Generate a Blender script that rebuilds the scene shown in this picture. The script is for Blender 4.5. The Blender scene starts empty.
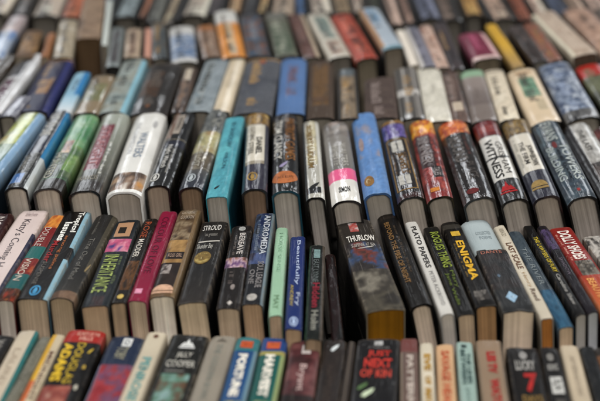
import bpy, bmesh, math, random
from mathutils import Vector, noise
random.seed(7)
scene = bpy.context.scene
col = scene.collection

# ------------------------------------------------------------------ camera
F, PITCH, CAMZ = 1300.0, math.radians(23.0), 0.641
cp, sp = math.cos(PITCH), math.sin(PITCH)
cam_d = bpy.data.cameras.new('camera'); cam = bpy.data.objects.new('camera', cam_d); col.objects.link(cam)
cam.location = (0, 0, CAMZ); cam.rotation_euler = (math.pi/2 - PITCH, 0, 0)
cam_d.sensor_width = 36; cam_d.lens = F/600*36
cam_d.clip_start = 0.05; cam_d.clip_end = 200
cam_d.dof.use_dof = True; cam_d.dof.focus_distance = 1.225; cam_d.dof.aperture_fstop = 3.9
scene.camera = cam

def at(px, py, z):
    dx = (px-300)/F; dy = -(py-200.5)/F
    d = Vector((dx, cp + dy*sp, -sp + dy*cp))
    t = (z-CAMZ)/d.z
    return Vector((d.x*t, d.y*t, z))

SAT = .80
def lin(c):
    g = .3*c[0]+.59*c[1]+.11*c[2]; c = [min(255, max(4, 255*(max(0, g+(v-g)*SAT-14)/241)**1.12)) for v in c]
    o = []
    for v in c:
        v /= 255.0
        o.append(v/12.92 if v <= .04045 else ((v+.055)/1.055)**2.4)
    return o

# ------------------------------------------------------------------ materials
def N(nt, typ, **kw):
    n = nt.nodes.new(typ)
    for k, v in kw.items(): setattr(n, k, v)
    return n

def cover_material(name, rough, coat, bump, wear, spec=.5):
    m = bpy.data.materials.new(name); m.use_nodes = True
    nt = m.node_tree; L = nt.links.new
    b = nt.nodes['Principled BSDF']
    at_ = N(nt, 'ShaderNodeAttribute'); at_.attribute_name = 'Col'
    tc = N(nt, 'ShaderNodeTexCoord'); oi = N(nt, 'ShaderNodeObjectInfo')
    add = N(nt, 'ShaderNodeVectorMath', operation='ADD')
    sc = N(nt, 'ShaderNodeVectorMath', operation='SCALE'); sc.inputs['Scale'].default_value = 9
    L(oi.outputs['Location'], sc.inputs[0]); L(tc.outputs['Object'], add.inputs[0]); L(sc.outputs[0], add.inputs[1])
    # broad fading of the printed sheet
    n1 = N(nt, 'ShaderNodeTexNoise'); n1.inputs['Scale'].default_value = 24; n1.inputs['Detail'].default_value = 5
    L(add.outputs[0], n1.inputs['Vector'])
    r1 = N(nt, 'ShaderNodeMapRange'); r1.inputs[1].default_value = .25; r1.inputs[2].default_value = .75
    r1.inputs[3].default_value = .88; r1.inputs[4].default_value = 1.08
    L(n1.outputs['Fac'], r1.inputs[0])
    mul = N(nt, 'ShaderNodeVectorMath', operation='SCALE')
    L(at_.outputs['Color'], mul.inputs[0]); L(r1.outputs[0], mul.inputs['Scale'])
    # long creases and rubbed lines along the spine
    mp = N(nt, 'ShaderNodeMapping'); mp.inputs['Scale'].default_value = (520, 22, 200)
    L(add.outputs[0], mp.inputs[0])
    n2 = N(nt, 'ShaderNodeTexNoise'); n2.inputs['Scale'].default_value = 1; n2.inputs['Detail'].default_value = 4
    L(mp.outputs[0], n2.inputs['Vector'])
    r2 = N(nt, 'ShaderNodeMapRange'); r2.inputs[1].default_value = .63; r2.inputs[2].default_value = .78
    r2.inputs[3].default_value = 0; r2.inputs[4].default_value = wear
    L(n2.outputs['Fac'], r2.inputs[0])
    mix = N(nt, 'ShaderNodeMix', data_type='RGBA'); 
    L(r2.outputs[0], mix.inputs['Factor']); L(mul.outputs[0], mix.inputs['A'])
    mix.inputs['B'].default_value = (.42, .39, .35, 1)
    # specks of dust and chips
    n3 = N(nt, 'ShaderNodeTexNoise'); n3.inputs['Scale'].default_value = 420; n3.inputs['Detail'].default_value = 3
    L(add.outputs[0], n3.inputs['Vector'])
    r3 = N(nt, 'ShaderNodeMapRange'); r3.inputs[1].default_value = .68; r3.inputs[2].default_value = .8
    r3.inputs[3].default_value = 0; r3.inputs[4].default_value = wear*.3
    L(n3.outputs['Fac'], r3.inputs[0])
    mix2 = N(nt, 'ShaderNodeMix', data_type='RGBA')
    L(r3.outputs[0], mix2.inputs['Factor']); L(mix.outputs['Result'], mix2.inputs['A'])
    mix2.inputs['B'].default_value = (.4, .37, .33, 1)
    L(mix2.outputs['Result'], b.inputs['Base Color'])
    rr = N(nt, 'ShaderNodeMapRange'); rr.inputs[3].default_value = rough*.75; rr.inputs[4].default_value = min(1, rough*1.35)
    L(n1.outputs['Fac'], rr.inputs[0]); L(rr.outputs[0], b.inputs['Roughness'])
    b.inputs['Specular IOR Level'].default_value = spec
    b.inputs['Coat Weight'].default_value = coat
    cw = N(nt, 'ShaderNodeMapRange'); cw.inputs[3].default_value = .05; cw.inputs[4].default_value = .20   # some laminates are clear, some have gone dull
    L(oi.outputs['Random'], cw.inputs[0]); L(cw.outputs[0], b.inputs['Coat Roughness'])
    # wrinkles of the sheet
    n4 = N(nt, 'ShaderNodeTexNoise'); n4.inputs['Scale'].default_value = 75; n4.inputs['Detail'].default_value = 3
    mp4 = N(nt, 'ShaderNodeMapping'); mp4.inputs['Scale'].default_value = (1.6, .5, 1)
    L(add.outputs[0], mp4.inputs[0]); L(mp4.outputs[0], n4.inputs['Vector'])
    sm = N(nt, 'ShaderNodeMath', operation='ADD'); L(n4.outputs['Fac'], sm.inputs[0])
    m5 = N(nt, 'ShaderNodeMath', operation='MULTIPLY'); m5.inputs[1].default_value = .25
    L(n2.outputs['Fac'], m5.inputs[0]); L(m5.outputs[0], sm.inputs[1])
    bp = N(nt, 'ShaderNodeBump'); bp.inputs['Strength'].default_value = bump; bp.inputs['Distance'].default_value = .003
    L(sm.outputs[0], bp.inputs['Height']); L(bp.outputs[0], b.inputs['Normal'])
    L(bp.outputs[0], b.inputs['Coat Normal'])
    return m

MAT = {
 'gloss': cover_material('glossy_dust_jacket', .36, .8, .22, .08, .14),
 'satin': cover_material('laminated_paper_cover', .45, .12, .2, .10, .14),
 'worn':  cover_material('worn_paper_cover', .48, .0, .36, .26, .22),
 'cloth': cover_material('book_cloth', .8, 0, .35, .25, .2),
}
def page_material():
    m = bpy.data.materials.new('page_edges'); m.use_nodes = True
    nt = m.node_tree; L = nt.links.new; b = nt.nodes['Principled BSDF']
    a = N(nt, 'ShaderNodeAttribute'); a.attribute_name = 'Col'
    tc = N(nt, 'ShaderNodeTexCoord'); oi = N(nt, 'ShaderNodeObjectInfo')
    add = N(nt, 'ShaderNodeVectorMath', operation='ADD'); L(tc.outputs['Object'], add.inputs[0]); L(oi.outputs['Location'], add.inputs[1])
    mp = N(nt, 'ShaderNodeMapping'); mp.inputs['Scale'].default_value = (2600, 40, 18); L(add.outputs[0], mp.inputs[0])
    n = N(nt, 'ShaderNodeTexNoise'); n.inputs['Scale'].default_value = 1; n.inputs['Detail'].default_value = 3; L(mp.outputs[0], n.inputs['Vector'])
    r = N(nt, 'ShaderNodeMapRange'); r.inputs[1].default_value = .3; r.inputs[2].default_value = .7
    r.inputs[3].default_value = .93; r.inputs[4].default_value = 1.04; L(n.outputs['Fac'], r.inputs[0])
    n2 = N(nt, 'ShaderNodeTexNoise'); n2.inputs['Scale'].default_value = 45; n2.inputs['Detail'].default_value = 4; L(add.outputs[0], n2.inputs['Vector'])
    r2 = N(nt, 'ShaderNodeMapRange'); r2.inputs[1].default_value = .3; r2.inputs[2].default_value = .7
    r2.inputs[3].default_value = .84; r2.inputs[4].default_value = 1.08; L(n2.outputs['Fac'], r2.inputs[0])
    mm = N(nt, 'ShaderNodeMath', operation='MULTIPLY'); L(r.outputs[0], mm.inputs[0]); L(r2.outputs[0], mm.inputs[1])
    s = N(nt, 'ShaderNodeVectorMath', operation='SCALE'); L(a.outputs['Color'], s.inputs[0]); L(mm.outputs[0], s.inputs['Scale'])
    L(s.outputs[0], b.inputs['Base Color']); b.inputs['Roughness'].default_value = .9; b.inputs['Specular IOR Level'].default_value = .15
    bp = N(nt, 'ShaderNodeBump'); bp.inputs['Strength'].default_value = .2; bp.inputs['Distance'].default_value = .0002
    L(n.outputs['Fac'], bp.inputs['Height']); L(bp.outputs[0], b.inputs['Normal'])
    return m
PAGE = page_material()
_ink = {}
def ink(c, metal=False):
    k = (tuple(c), metal)
    if k not in _ink:
        m = bpy.data.materials.new('gold_foil' if metal else 'printing_ink'); m.use_nodes = True
        nt = m.node_tree; b = nt.nodes['Principled BSDF']; L = nt.links.new
        tc = N(nt, 'ShaderNodeTexCoord'); n = N(nt, 'ShaderNodeTexNoise'); n.inputs['Scale'].default_value = 260; n.inputs['Detail'].default_value = 4
        L(tc.outputs['Object'], n.inputs['Vector'])
        mx = N(nt, 'ShaderNodeMix', data_type='RGBA'); l = lin(c)
        r = N(nt, 'ShaderNodeMapRange'); r.inputs[1].default_value = .42; r.inputs[2].default_value = .72; L(n.outputs['Fac'], r.inputs[0])
        L(r.outputs[0], mx.inputs['Factor'])
        mx.inputs['A'].default_value = (*l, 1); mx.inputs['B'].default_value = (*[v*.55 for v in l], 1)
        L(mx.outputs['Result'], b.inputs['Base Color'])
        b.inputs['Roughness'].default_value = .42; b.inputs['Specular IOR Level'].default_value = .2; b.inputs['Metallic'].default_value = .55 if metal else 0
        _ink[k] = m
    return _ink[k]

# ------------------------------------------------------------------ building a book
def new_obj(name, me, mat, parent):
    o = bpy.data.objects.new(name, me); col.objects.link(o)
    me.materials.append(mat); o.parent = parent
    return o

def fit(vals, rng):
    s = sorted(set(round(min(max(v, rng[0]), rng[1]), 4) for v in vals)); return s

class Shape:
    def __init__(s, w, L, h, kind, seed, round_=None):
        s.w, s.L, s.h, s.kind, s.seed = w, L, h, kind, seed
        if kind == 'hc': s.sag, s.ex, s.t, s.rec = min(.0058, w*.18), 3.4, .0019, .003
        elif kind == 'round': s.sag, s.ex, s.t, s.rec = w*.16, 2.3, .0009, .0006
        else: s.sag, s.ex, s.t, s.rec = .0016, 7.0, .0007, .0005
        rr = random.Random(int(seed*1000)); s.cr = [rr.uniform(.0, .0008 if kind == 'hc' else .0014) for _ in range(4)]
        if round_ is not None: s.sag = round_*w
    def top(s, x, y):
        t = min(1, abs(2*x/s.w))
        wob = noise.noise(Vector((x*25, y*16, s.seed*3.1)))*(.0009 if s.kind == 'hc' else .0012)
        k = s.cr[0 if x < 0 else 1]*math.exp(-(y/.005)**2) + s.cr[2 if x < 0 else 3]*math.exp(-((s.L-y)/.006)**2)
        k *= .35 + t*t + .8*noise.noise(Vector((x*160, s.seed, y*30)))      # knocked corners and spine ends
        return s.h - s.sag*t**s.ex + wob - k

def shade(feats, base, u, v, seed):
    c = list(base)
    for f in feats:
        k = f[0]
        if k == 'band' and f[1] <= v <= f[2]: c = list(f[3])
        elif k == 'rect' and f[1] <= u <= f[2] and f[3] <= v <= f[4]: c = list(f[5])
        elif k == 'txt' and f[1] <= u <= f[2] and f[3] <= v <= f[4]:
            q = (v-f[3])/(f[4]-f[3])*f[6]; i = int(q); fr = q-i
            word = math.sin(i*12.9898+seed*78.2)*43758.5; word -= math.floor(word)
            hgt = math.sin(i*39.3+seed*11.1)*2375.3; hgt -= math.floor(hgt)
            top = (u-f[1])/(f[2]-f[1])
            if fr < .72 and word > .16 and top < .72+.28*(hgt > .55) and not (.34 < fr < .5 and .25 < top < .75 and hgt > .3):
                c = [a*.15+b*.85 for a, b in zip(c, f[5])]
        elif k == 'grad' and f[1] <= v <= f[2]:
            q = (v-f[1])/(f[2]-f[1]); c = [a*(1-q)+b*q for a, b in zip(f[3], f[4])]
        elif k == 'pic' and f[1] <= u <= f[2] and f[3] <= v <= f[4]:
            pal = f[5]; s = .55*(f[6] if len(f) > 6 else 1.0)
            p = Vector((u*2.6*s, v*9*s, seed*1.7+f[3]*5))
            q = .5 + .5*(noise.noise(p)*1.05 + .55*noise.noise(p*2.3) + .3*noise.noise(p*4.9))
            q = min(.999, max(0, (q-.5)*1.25+.5))*(len(pal)-1)
            i = int(q); q -= i; q = q*q*(3-2*q)
            j = min(i+1, len(pal)-1)
            av = [sum(p_[n] for p_ in pal)/len(pal) for n in range(3)]
            c = [(a*(1-q)+b*q)*.8 + m_*.2 for a, b, m_ in zip(pal[i], pal[j], av)]
            fine = 1 + .12*noise.noise(Vector((u*11, v*48, seed)))
            c = [x*fine for x in c]
    return c

def cover_mesh(sh, base, feats, side_l, side_r, edge, wear, dens, gain):
    us = [i/12 for i in range(13)]; nv = dens
    vs = [i/nv for i in range(nv+1)] + [.008, .024, .976, .992]
    e = .0015
    for f in feats:
        if f[0] in ('band', 'grad'): vs += [f[1]-e, f[1]+e, f[2]-e, f[2]+e]
        elif f[0] in ('rect', 'pic'):
            us += [f[1]-.006, f[1]+.006, f[2]-.006, f[2]+.006]; vs += [f[3]-e, f[3]+e, f[4]-e, f[4]+e]
        elif f[0] == 'txt':
            us += [f[1]+(f[2]-f[1])*q for q in (-.02, .02, .24, .26, .71, .73, .74, .76, .98, 1.02)]
            for i in range(f[6]):
                for q in (0, .33, .35, .49, .51, .71, .73): vs.append(f[3]+(f[4]-f[3])*(i+q)/f[6])
            vs += [f[4]-e/4, f[4]+e/4]
    us = fit(us, (0, 1)); vs = fit(vs, (0, 1))
    verts, faces, cols = [], [], []
    def v_add(p, c): verts.append(p); cols.append(lin([max(0, min(255, x*gain)) for x in c])); return len(verts)-1
    w, L, t = sh.w, sh.L, sh.t
    def prof(y):
        pts = []
        zl = sh.top(-w/2, y)
        for q in (0, .35, .7, .9): pts.append((-w/2, zl*q, None, side_l))
        for u in us: pts.append(((u-.5)*w, sh.top((u-.5)*w, y), u, None))
        zr = sh.top(w/2, y)
        for q in (.9, .7, .35, 0): pts.append((w/2, zr*q, None, side_r))
        return pts
    def inner(pts):
        o = []
        n = len(pts)
        for i, (x, z, u, s_) in enumerate(pts):
            if u is None: o.append((x + (t if x < 0 else -t), z))
            else:
                xx = (u-.5)*(w-2*t); o.append((xx, z - t))
        return o
    rows = []
    for v in vs:
        row = []
        for x, z, u, s_ in prof(v*L):
            if u is None: c = s_
            else:
                c = shade(feats, base, min(.994, max(.006, u)), v, sh.seed)
                if wear:
                    d = min(u, 1-u); d2 = min(v, 1-v)*L/w
                    k = max(0, 1-d/.06)*.55 + max(0, 1-d2/.08)*.6
                    k *= wear*max(0, .5+1.3*noise.noise(Vector((u*9, v*60, sh.seed))))
                    c = [a*(1-min(.7, k)) + b*min(.7, k) for a, b in zip(c, (165, 150, 130))]
            row.append(v_add((x, v*L, z), c))
        rows.append(row)
    for a, b in zip(rows, rows[1:]):
        for i in range(len(a)-1): faces.append((a[i], a[i+1], b[i+1], b[i]))
    nsm = len(faces)
    irows = []
    for v in (0, 1):
        pts = prof(v*L)
        irows.append([v_add((x, v*L, z), edge) for x, z in inner(pts)])
    a, b = irows
    for i in range(len(a)-1): faces.append((a[i+1], a[i], b[i], b[i+1]))
    for vi, ir in ((0, irows[0]), (-1, irows[1])):
        pts = prof(vs[vi]*L)
        orow = [v_add((p[0], vs[vi]*L, p[1]), edge) for p in pts]
        ir2 = [v_add(verts[i], edge) for i in ir]
        for i in range(len(orow)-1):
            q = (orow[i], ir2[i], ir2[i+1], orow[i+1])
            faces.append(q[::-1] if vi == 0 else q)
    me = bpy.data.meshes.new('cover'); me.from_pydata(verts, [], faces)
    ca = me.color_attributes.new('Col', 'FLOAT_COLOR', 'POINT')
    flat = []
    for c in cols: flat += [c[0], c[1], c[2], 1]
    ca.data.foreach_set('color', flat)
    me.polygons.foreach_set('use_smooth', [i < nsm for i in range(len(faces))])
    me.update(); return me

def page_mesh(sh, pc):
    w = sh.w - 2*sh.t - .0004; r = sh.rec
    n = 22
    verts, cols, faces = [], [], []
    y0, y1 = r, sh.L - r
    zb = .004 if sh.kind == 'hc' else .0008
    fr = []; bk = []
    for i in range(n+1):
        x = -w/2 + w*i/n
        j = noise.noise(Vector((i*1.9, sh.seed*7.7, 0)))*.001
        zt = min(sh.top(x, y0), sh.top(x, y1)) - sh.t - .0005
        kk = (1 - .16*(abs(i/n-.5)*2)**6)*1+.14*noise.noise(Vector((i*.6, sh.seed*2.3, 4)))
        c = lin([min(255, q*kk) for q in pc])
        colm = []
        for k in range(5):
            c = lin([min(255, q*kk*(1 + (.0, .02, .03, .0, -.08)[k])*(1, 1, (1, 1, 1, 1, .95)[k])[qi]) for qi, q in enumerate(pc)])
            z = zb + (zt-zb)*k/4
            bow = .0008*math.sin(math.pi*k/4)
            verts.append((x, y0 + j*(1-.5*k/4) + bow, z)); cols.append(c); colm.append(len(verts)-1)
        fr.append(colm)
        verts.append((x, y1, zb)); cols.append(c); verts.append((x, y1, zt)); cols.append(c)
        bk.append((len(verts)-2, len(verts)-1))
    for i in range(n):
        for k in range(4): faces.append((fr[i][k], fr[i+1][k], fr[i+1][k+1], fr[i][k+1]))
        faces.append((bk[i][0], bk[i][1], bk[i+1][1], bk[i+1][0]))
        faces.append((fr[i][0], bk[i][0], bk[i+1][0], fr[i+1][0]))
        faces.append((fr[i][4], fr[i+1][4], bk[i+1][1], bk[i][1]))
    faces.append((*fr[0], bk[0][1], bk[0][0])); faces.append((*fr[n][::-1], bk[n][0], bk[n][1]))
    me = bpy.data.meshes.new('page_block'); me.from_pydata(verts, [], faces)
    ca = me.color_attributes.new('Col', 'FLOAT_COLOR', 'POINT')
    flat = []
    for c in cols: flat += [*c, 1]
    ca.data.foreach_set('color', flat)
    me.update(); return me

_txt = {}
def text_mesh(s, bold, slant):
    k = (s, bold, slant)
    if k not in _txt:
        cu = bpy.data.curves.new('lettering', 'FONT'); cu.body = s; cu.size = 1; cu.offset = bold; cu.resolution_u = 2
        cu.shear = slant; cu.space_character = 1.0
        o = bpy.data.objects.new('lettering', cu); col.objects.link(o)
        dg = bpy.context.evaluated_depsgraph_get()
        me = bpy.data.meshes.new_from_object(o.evaluated_get(dg))
        bpy.data.objects.remove(o); bpy.data.curves.remove(cu)
        _txt[k] = me
    return _txt[k]

def wrap(bm, sh, lift):
    """cut a flat sheet lying in (x, y) of the spine and lay it on the curved spine"""
    for i in range(1, 12):
        g = bm.verts[:] + bm.edges[:] + bm.faces[:]
        bmesh.ops.bisect_plane(bm, geom=g, plane_co=((i/12-.5)*sh.w, 0, 0), plane_no=(1, 0, 0))
    ny = max(2, int(sh.L/.012))
    for i in range(1, ny):
        g = bm.verts[:] + bm.edges[:] + bm.faces[:]
        bmesh.ops.bisect_plane(bm, geom=g, plane_co=(0, i/ny*sh.L, 0), plane_no=(0, 1, 0))
    for v in bm.verts: v.co.z = sh.top(v.co.x, v.co.y) + lift
    bmesh.ops.recalc_face_normals(bm, faces=bm.faces[:])
    if bm.faces and sum(f.normal.z for f in bm.faces) < 0: bmesh.ops.reverse_faces(bm, faces=bm.faces[:])

def lettering(sh, f, parent, gain):
    _, s, u0, u1, v0, v1, c = f[:7]
    o_ = f[7] if len(f) > 7 else 'down'; bold = f[8] if len(f) > 8 else .015; metal = f[9] if len(f) > 9 else False
    src = text_mesh(s, bold, 0)
    bm = bmesh.new(); bm.from_mesh(src)
    xs = [v.co.x for v in bm.verts]; ys = [v.co.y for v in bm.verts]
    x0, x1, y0, y1 = min(xs), max(xs), min(ys), max(ys)
    for v in bm.verts:
        a = (v.co.x-x0)/(x1-x0); b = (v.co.y-y0)/(y1-y0)
        if o_ == 'down': u = u0 + b*(u1-u0); q = v1 - a*(v1-v0)
        else: u = u0 + a*(u1-u0); q = v0 + b*(v1-v0)
        v.co = ((u-.5)*sh.w, q*sh.L, 0)
    wrap(bm, sh, .0004)
    me = bpy.data.meshes.new('lettering'); bm.to_mesh(me); bm.free()
    new_obj('lettering', me, ink([min(250, x*(gain*.93 if gain > .9 else gain*1.1)) for x in c], metal), parent)

def emblem(sh, f, parent, gain):
    """printed mark: shape 'oval', 'peak', 'bird', 'diamond', 'ring', 'box', 'swoosh'"""
    _, shp, u0, u1, v0, v1, c = f[:7]; metal = f[7] if len(f) > 7 else False
    bm = bmesh.new(); polys = []
    def circ(cx, cy, rx, ry, n=22): return [(cx+rx*math.cos(2*math.pi*i/n), cy+ry*math.sin(2*math.pi*i/n)) for i in range(n)]
    if shp == 'oval': polys = [circ(.5, .5, .5, .5)]
    elif shp == 'box': polys = [[(0, 0), (1, 0), (1, 1), (0, 1)]]
    elif shp == 'diamond': polys = [[(.5, 0), (1, .5), (.5, 1), (0, .5)]]
    elif shp == 'peak':   # a mountain in three steps over a base line
        polys = [[(.0, .12), (1, .12), (1, .0), (0, 0)], [(.05, .2), (.95, .2), (.72, .62), (.62, .5), (.5, 1), (.36, .55), (.26, .62)]]
    elif shp == 'bird':   # a round seal with a small figure standing in it
        A, B = circ(.5, .5, .5, .5), circ(.5, .5, .38, .38)
        for i in range(22): polys.append([A[i], A[(i+1) % 22], B[(i+1) % 22], B[i]])
        polys.append([(.38, .18), (.62, .18), (.72, .5), (.58, .82), (.42, .82), (.3, .5)])
    elif shp == 'ring':
        A, B = circ(.5, .5, .5, .5), circ(.5, .5, .3, .3)
        for i in range(22): polys.append([A[i], A[(i+1) % 22], B[(i+1) % 22], B[i]])
    elif shp == 'swoosh': polys = [[(0, .1), (.3, .0), (.8, .5), (1, 1), (.7, .9), (.2, .5)]]
    elif shp == 'arch':   # half round sun over a bar
        polys = [[(0, 0), (1, 0), (1, .2), (0, .2)], [(.5+.5*math.cos(math.pi*i/12), .3+.7*math.sin(math.pi*i/12)) for i in range(13)]]
    elif shp == 'frame':
        polys = [[(0, 0), (.06, 0), (.06, 1), (0, 1)], [(.94, 0), (1, 0), (1, 1), (.94, 1)], [(.06, 0), (.94, 0), (.94, .012), (.06, .012)], [(.06, .985), (.94, .985), (.94, 1), (.06, 1)]]
    for p in polys:
        bm.faces.new([bm.verts.new(((u0+(u1-u0)*a-.5)*sh.w, (v0+(v1-v0)*b)*sh.L, 0)) for a, b in p])
    wrap(bm, sh, .0003)
    me = bpy.data.meshes.new('emblem'); bm.to_mesh(me); bm.free()
    new_obj('printed_panel' if shp == 'box' else 'gilt_frame' if shp == 'frame' else 'emblem', me, ink([min(250, x*(gain*.93 if gain > .9 else gain*1.1)) for x in c], metal), parent)

ROWZ = {1: .120, 2: .131, 3: .155, 4: .155, 5: .159, 6: .150}
GROUP = {1: 'books in the row nearest the camera', 2: 'books in the second row from the camera', 3: 'hardcovers in the sharp third row',
         4: 'books in the fourth row', 5: 'books in the blurred fifth row', 6: 'books in the farthest blurred row'}
LEAN = {1: [(0, 0), (600, 2)], 2: [(0, 1), (180, 4), (300, 4), (420, 9), (480, 5), (600, 5)],
        3: [(0, 7), (130, 4), (250, 4), (400, 13), (600, 17)], 4: [(0, 4), (300, 3), (600, 12)], 5: [(0, 0), (600, 8)], 6: [(0, 0), (600, 6)]}
DENS = {1: 60, 2: 64, 3: 64, 4: 50, 5: 40, 6: 34}
def interp(tab, x):
    for (a, p), (b, q) in zip(tab, tab[1:]):
        if x <= b: return p + (q-p)*max(0, (x-a))/(b-a)
    return tab[-1][1]
GAIN = {1: .9, 2: .88, 3: .97, 4: .97, 5: .97, 6: .95}  # per-row paint gain; dimmer light on the front rows is put into colour
count = 0
REPORT = {}
def B(row, kind, quad, base, label, *feats, mat=None, page=None, side=None, sr=None, edge=None, dz=0, lean=None, wear=None, rd=None):
    global count
    count += 1
    flx, frx, fy, blx, brx, by = quad
    z = ROWZ[row] + dz
    fl, fr, bl, br = at(flx, fy, z), at(frx, fy, z), at(blx, by, z), at(brx, by, z)
    A, C = (fl+fr)/2, (bl+br)/2
    d = C-A; L = d.length; yaw = math.atan2(-d.x, d.y)
    w = ((fr-fl).length + (br-bl).length)/2*math.cos(yaw)*(.975 if row < 3 else 1.0)
    ln = math.radians(lean if lean is not None else interp(LEAN[row], (flx+frx)/2) + random.uniform(-.8, .8))
    h = (z - w/2*abs(math.sin(ln)))/math.cos(ln)
    sh = Shape(w, L, h, kind, count*1.37, rd if rd is not None or row < 4 or kind != 'hc' else .09)
    root = bpy.data.objects.new('hardcover_book' if kind == 'hc' else 'paperback_book', None); col.objects.link(root)
    root.empty_display_size = .02
    # base point: go down the leaning book from the middle of the front edge of its spine
    root.location = (A.x + math.sin(ln)*h*math.cos(yaw), A.y + math.sin(ln)*h*math.sin(yaw), z - h*math.cos(ln))
    root.rotation_euler = (0, -ln, yaw)
    root['label'] = label; root['category'] = 'book'; root['group'] = GROUP[row]
    sd = side or tuple(int((.5 if row < 3 else .34)*x) for x in base); sr = sr or sd  # side faces darkened in colour to imitate shade between the books
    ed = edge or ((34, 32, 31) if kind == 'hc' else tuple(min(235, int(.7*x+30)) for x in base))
    if mat is None: mat = 'gloss' if kind == 'hc' else 'satin'
    wr = wear if wear is not None else (.35 if kind == 'hc' else .9)
    feats = list(feats)
    if row >= 4 and kind == 'hc' and (frx-flx) > 11 and not any(f[0] in ('T', 'txt') for f in feats):
        dark = sum(base) > 360
        rc = random.Random(count*17)
        tc = tuple(int(x*(.28 if dark else 1)+(10 if dark else 62)) for x in base)
        if not dark and rc.random() < .45: tc = (176, 138, 80)
        u0 = rc.uniform(.2, .34)
        feats.append(('txt', u0, u0+rc.uniform(.22, .4), rc.uniform(.34, .5), rc.uniform(.82, .95), tc, rc.randint(7, 13)))
        if rc.random() < .7: feats.append(('txt', .3, .58, rc.uniform(.08, .14), rc.uniform(.24, .32), tc, rc.randint(5, 7)))
        if rc.random() < .4: feats.append(('band', .955, .975, tc))
    paint = [f for f in feats if f[0] in ('band', 'rect', 'grad', 'pic', 'txt')]
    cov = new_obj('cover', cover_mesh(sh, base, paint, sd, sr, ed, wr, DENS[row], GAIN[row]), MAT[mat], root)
    if page is None: page = random.choice([(196, 186, 172), (202, 192, 178), (188, 178, 166)]) if kind == 'hc' else random.choice([(212, 194, 168), (204, 184, 156), (216, 202, 180), (198, 176, 146)])
    g_ = sum(page)/3; page = [(x*.75+g_*.25 if page[2] > 60 else x)*q_ for x, q_ in zip(page, (1.0, .985, .985))]
    page = [x*{2: 1.13, 1: .95, 3: 1.02, 4: .82, 5: .76, 6: .62}[row] for x in page]  # far rows' page ends darkened in colour, as if shaded in the gaps
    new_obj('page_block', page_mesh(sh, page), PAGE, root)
    for f in feats:
        if f[0] == 'T': lettering(sh, f, cov, GAIN[row])
        elif f[0] == 'E': emblem(sh, f, cov, GAIN[row])
    REPORT.setdefault(row, []).append((round(A.y, 3), round(C.y, 3), round(w*1000), round(L*1000)))
    return root

W = (225, 225, 220)
# ---------------------------------------------------------------- third row: sharp hardcovers
B(3,'hc',(-44,-13,187,17,44.5,113),(150,165,150),'hardcover with a pale landscape spine and light blue side at the left edge',
  ('grad',0,.55,(96,136,170),(130,150,120)),('pic',0,.8,.55,1,[(90,120,80),(180,190,90),(190,200,180),(200,180,120)],1.2),('rect',.8,1,0,1,(132,170,205)),sr=(40,50,60))
B(3,'hc',(2.5,27,187,50,69.5,110.5),(22,24,28),'black hardcover with white title above a navy panel and a blue right edge',
  ('rect',.86,1,.35,1,(40,135,190)),('rect',.86,1,0,.35,(190,198,200)),('rect',.06,.8,.40,.63,(18,26,62)),('rect',.05,.6,.05,.16,(52,112,180)),
  ('txt',.12,.2,.42,.95,(120,120,120),22),('T','1ST TO DIE',.22,.72,.64,.95,(215,215,210),'down',.02),('T','JAMES',.1,.45,.2,.38,(150,150,145)),('T','PATTERSON',.5,.75,.18,.40,(150,152,150)),page=(196,184,172))
B(3,'hc',(31.2,61,188.5,73.7,97.5,114.5),(70,120,80),'hardcover with a green forest jacket and a brown figure above its pale title',
  ('pic',0,1,.5,1,[(50,110,70),(80,150,100),(130,170,120),(60,110,70)],1.1),('pic',0,1,.13,.5,[(30,45,32),(60,90,60),(120,140,90),(40,60,40)],1),
  ('pic',.3,.62,.45,.62,[(200,120,70),(110,60,35),(190,150,90)],2),('pic',.66,1,.22,.55,[(190,200,120),(110,150,80),(60,100,60)],1.4),('band',0,.12,(42,32,24)),
  ('T','HUNTED',.14,.44,.13,.46,(205,205,190),'down',.01),('T','LORD',.35,.6,.3,.45,(150,170,140),'down',0),page=(200,186,172))
B(3,'hc',(68.5,98,190.5,100.5,130,113.5),(150,158,145),'grey green hardcover with a maroon title panel on its spine',
  ('grad',.3,1,(110,112,102),(165,172,160)),('grad',0,.3,(42,38,32),(110,112,102)),('rect',.18,.68,.25,.84,(128,34,56)),('band',0,.1,(50,42,36)),
  ('txt',.74,.84,.2,.6,(190,190,180),18),('T','STRAIGHT',.28,.58,.30,.80,(205,140,145),'down',.0),('T','FRANCIS',.12,.8,.12,.17,(170,165,150),'across',0),page=(198,184,170))
B(3,'hc',(105,141,191.5,135,166,113),(220,220,216),'white hardcover with faint blue title and small brown scene at its foot',
  ('pic',.02,.98,.03,.22,[(222,220,216),(130,100,78),(70,52,42),(170,140,110),(205,140,60),(225,222,218)],.9),
  ('T','WALTERS',.42,.68,.40,.72,(140,158,180),'down',.01),('T','THE CHAMELEON',.2,.34,.45,.86,(190,192,196),'down',0),('E','oval',.72,.86,.78,.88,(190,190,190)),edge=(226,226,222),side=(215,215,212),page=(186,174,162))
B(3,'hc',(144,169,185.5,174,196,111),(22,22,22),'black hardcover with white italic title and a brown and white panel near the top',
  ('rect',0,1,.48,.56,(34,38,60)),('rect',.05,.32,.6,1,(130,100,80)),('rect',.32,.62,.66,.94,(170,160,148)),
  ('txt',.62,.7,.16,.46,(170,168,160),16),('band',.575,.582,(150,140,120)),('T','Night Watch',.3,.56,.22,.5,(225,225,220),'down',.01),('T','RENDELL',.40,.56,.7,.9,(60,40,34),'down',0),('E','bird',.12,.48,.05,.15,(215,215,210)),page=(180,158,138))
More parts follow.
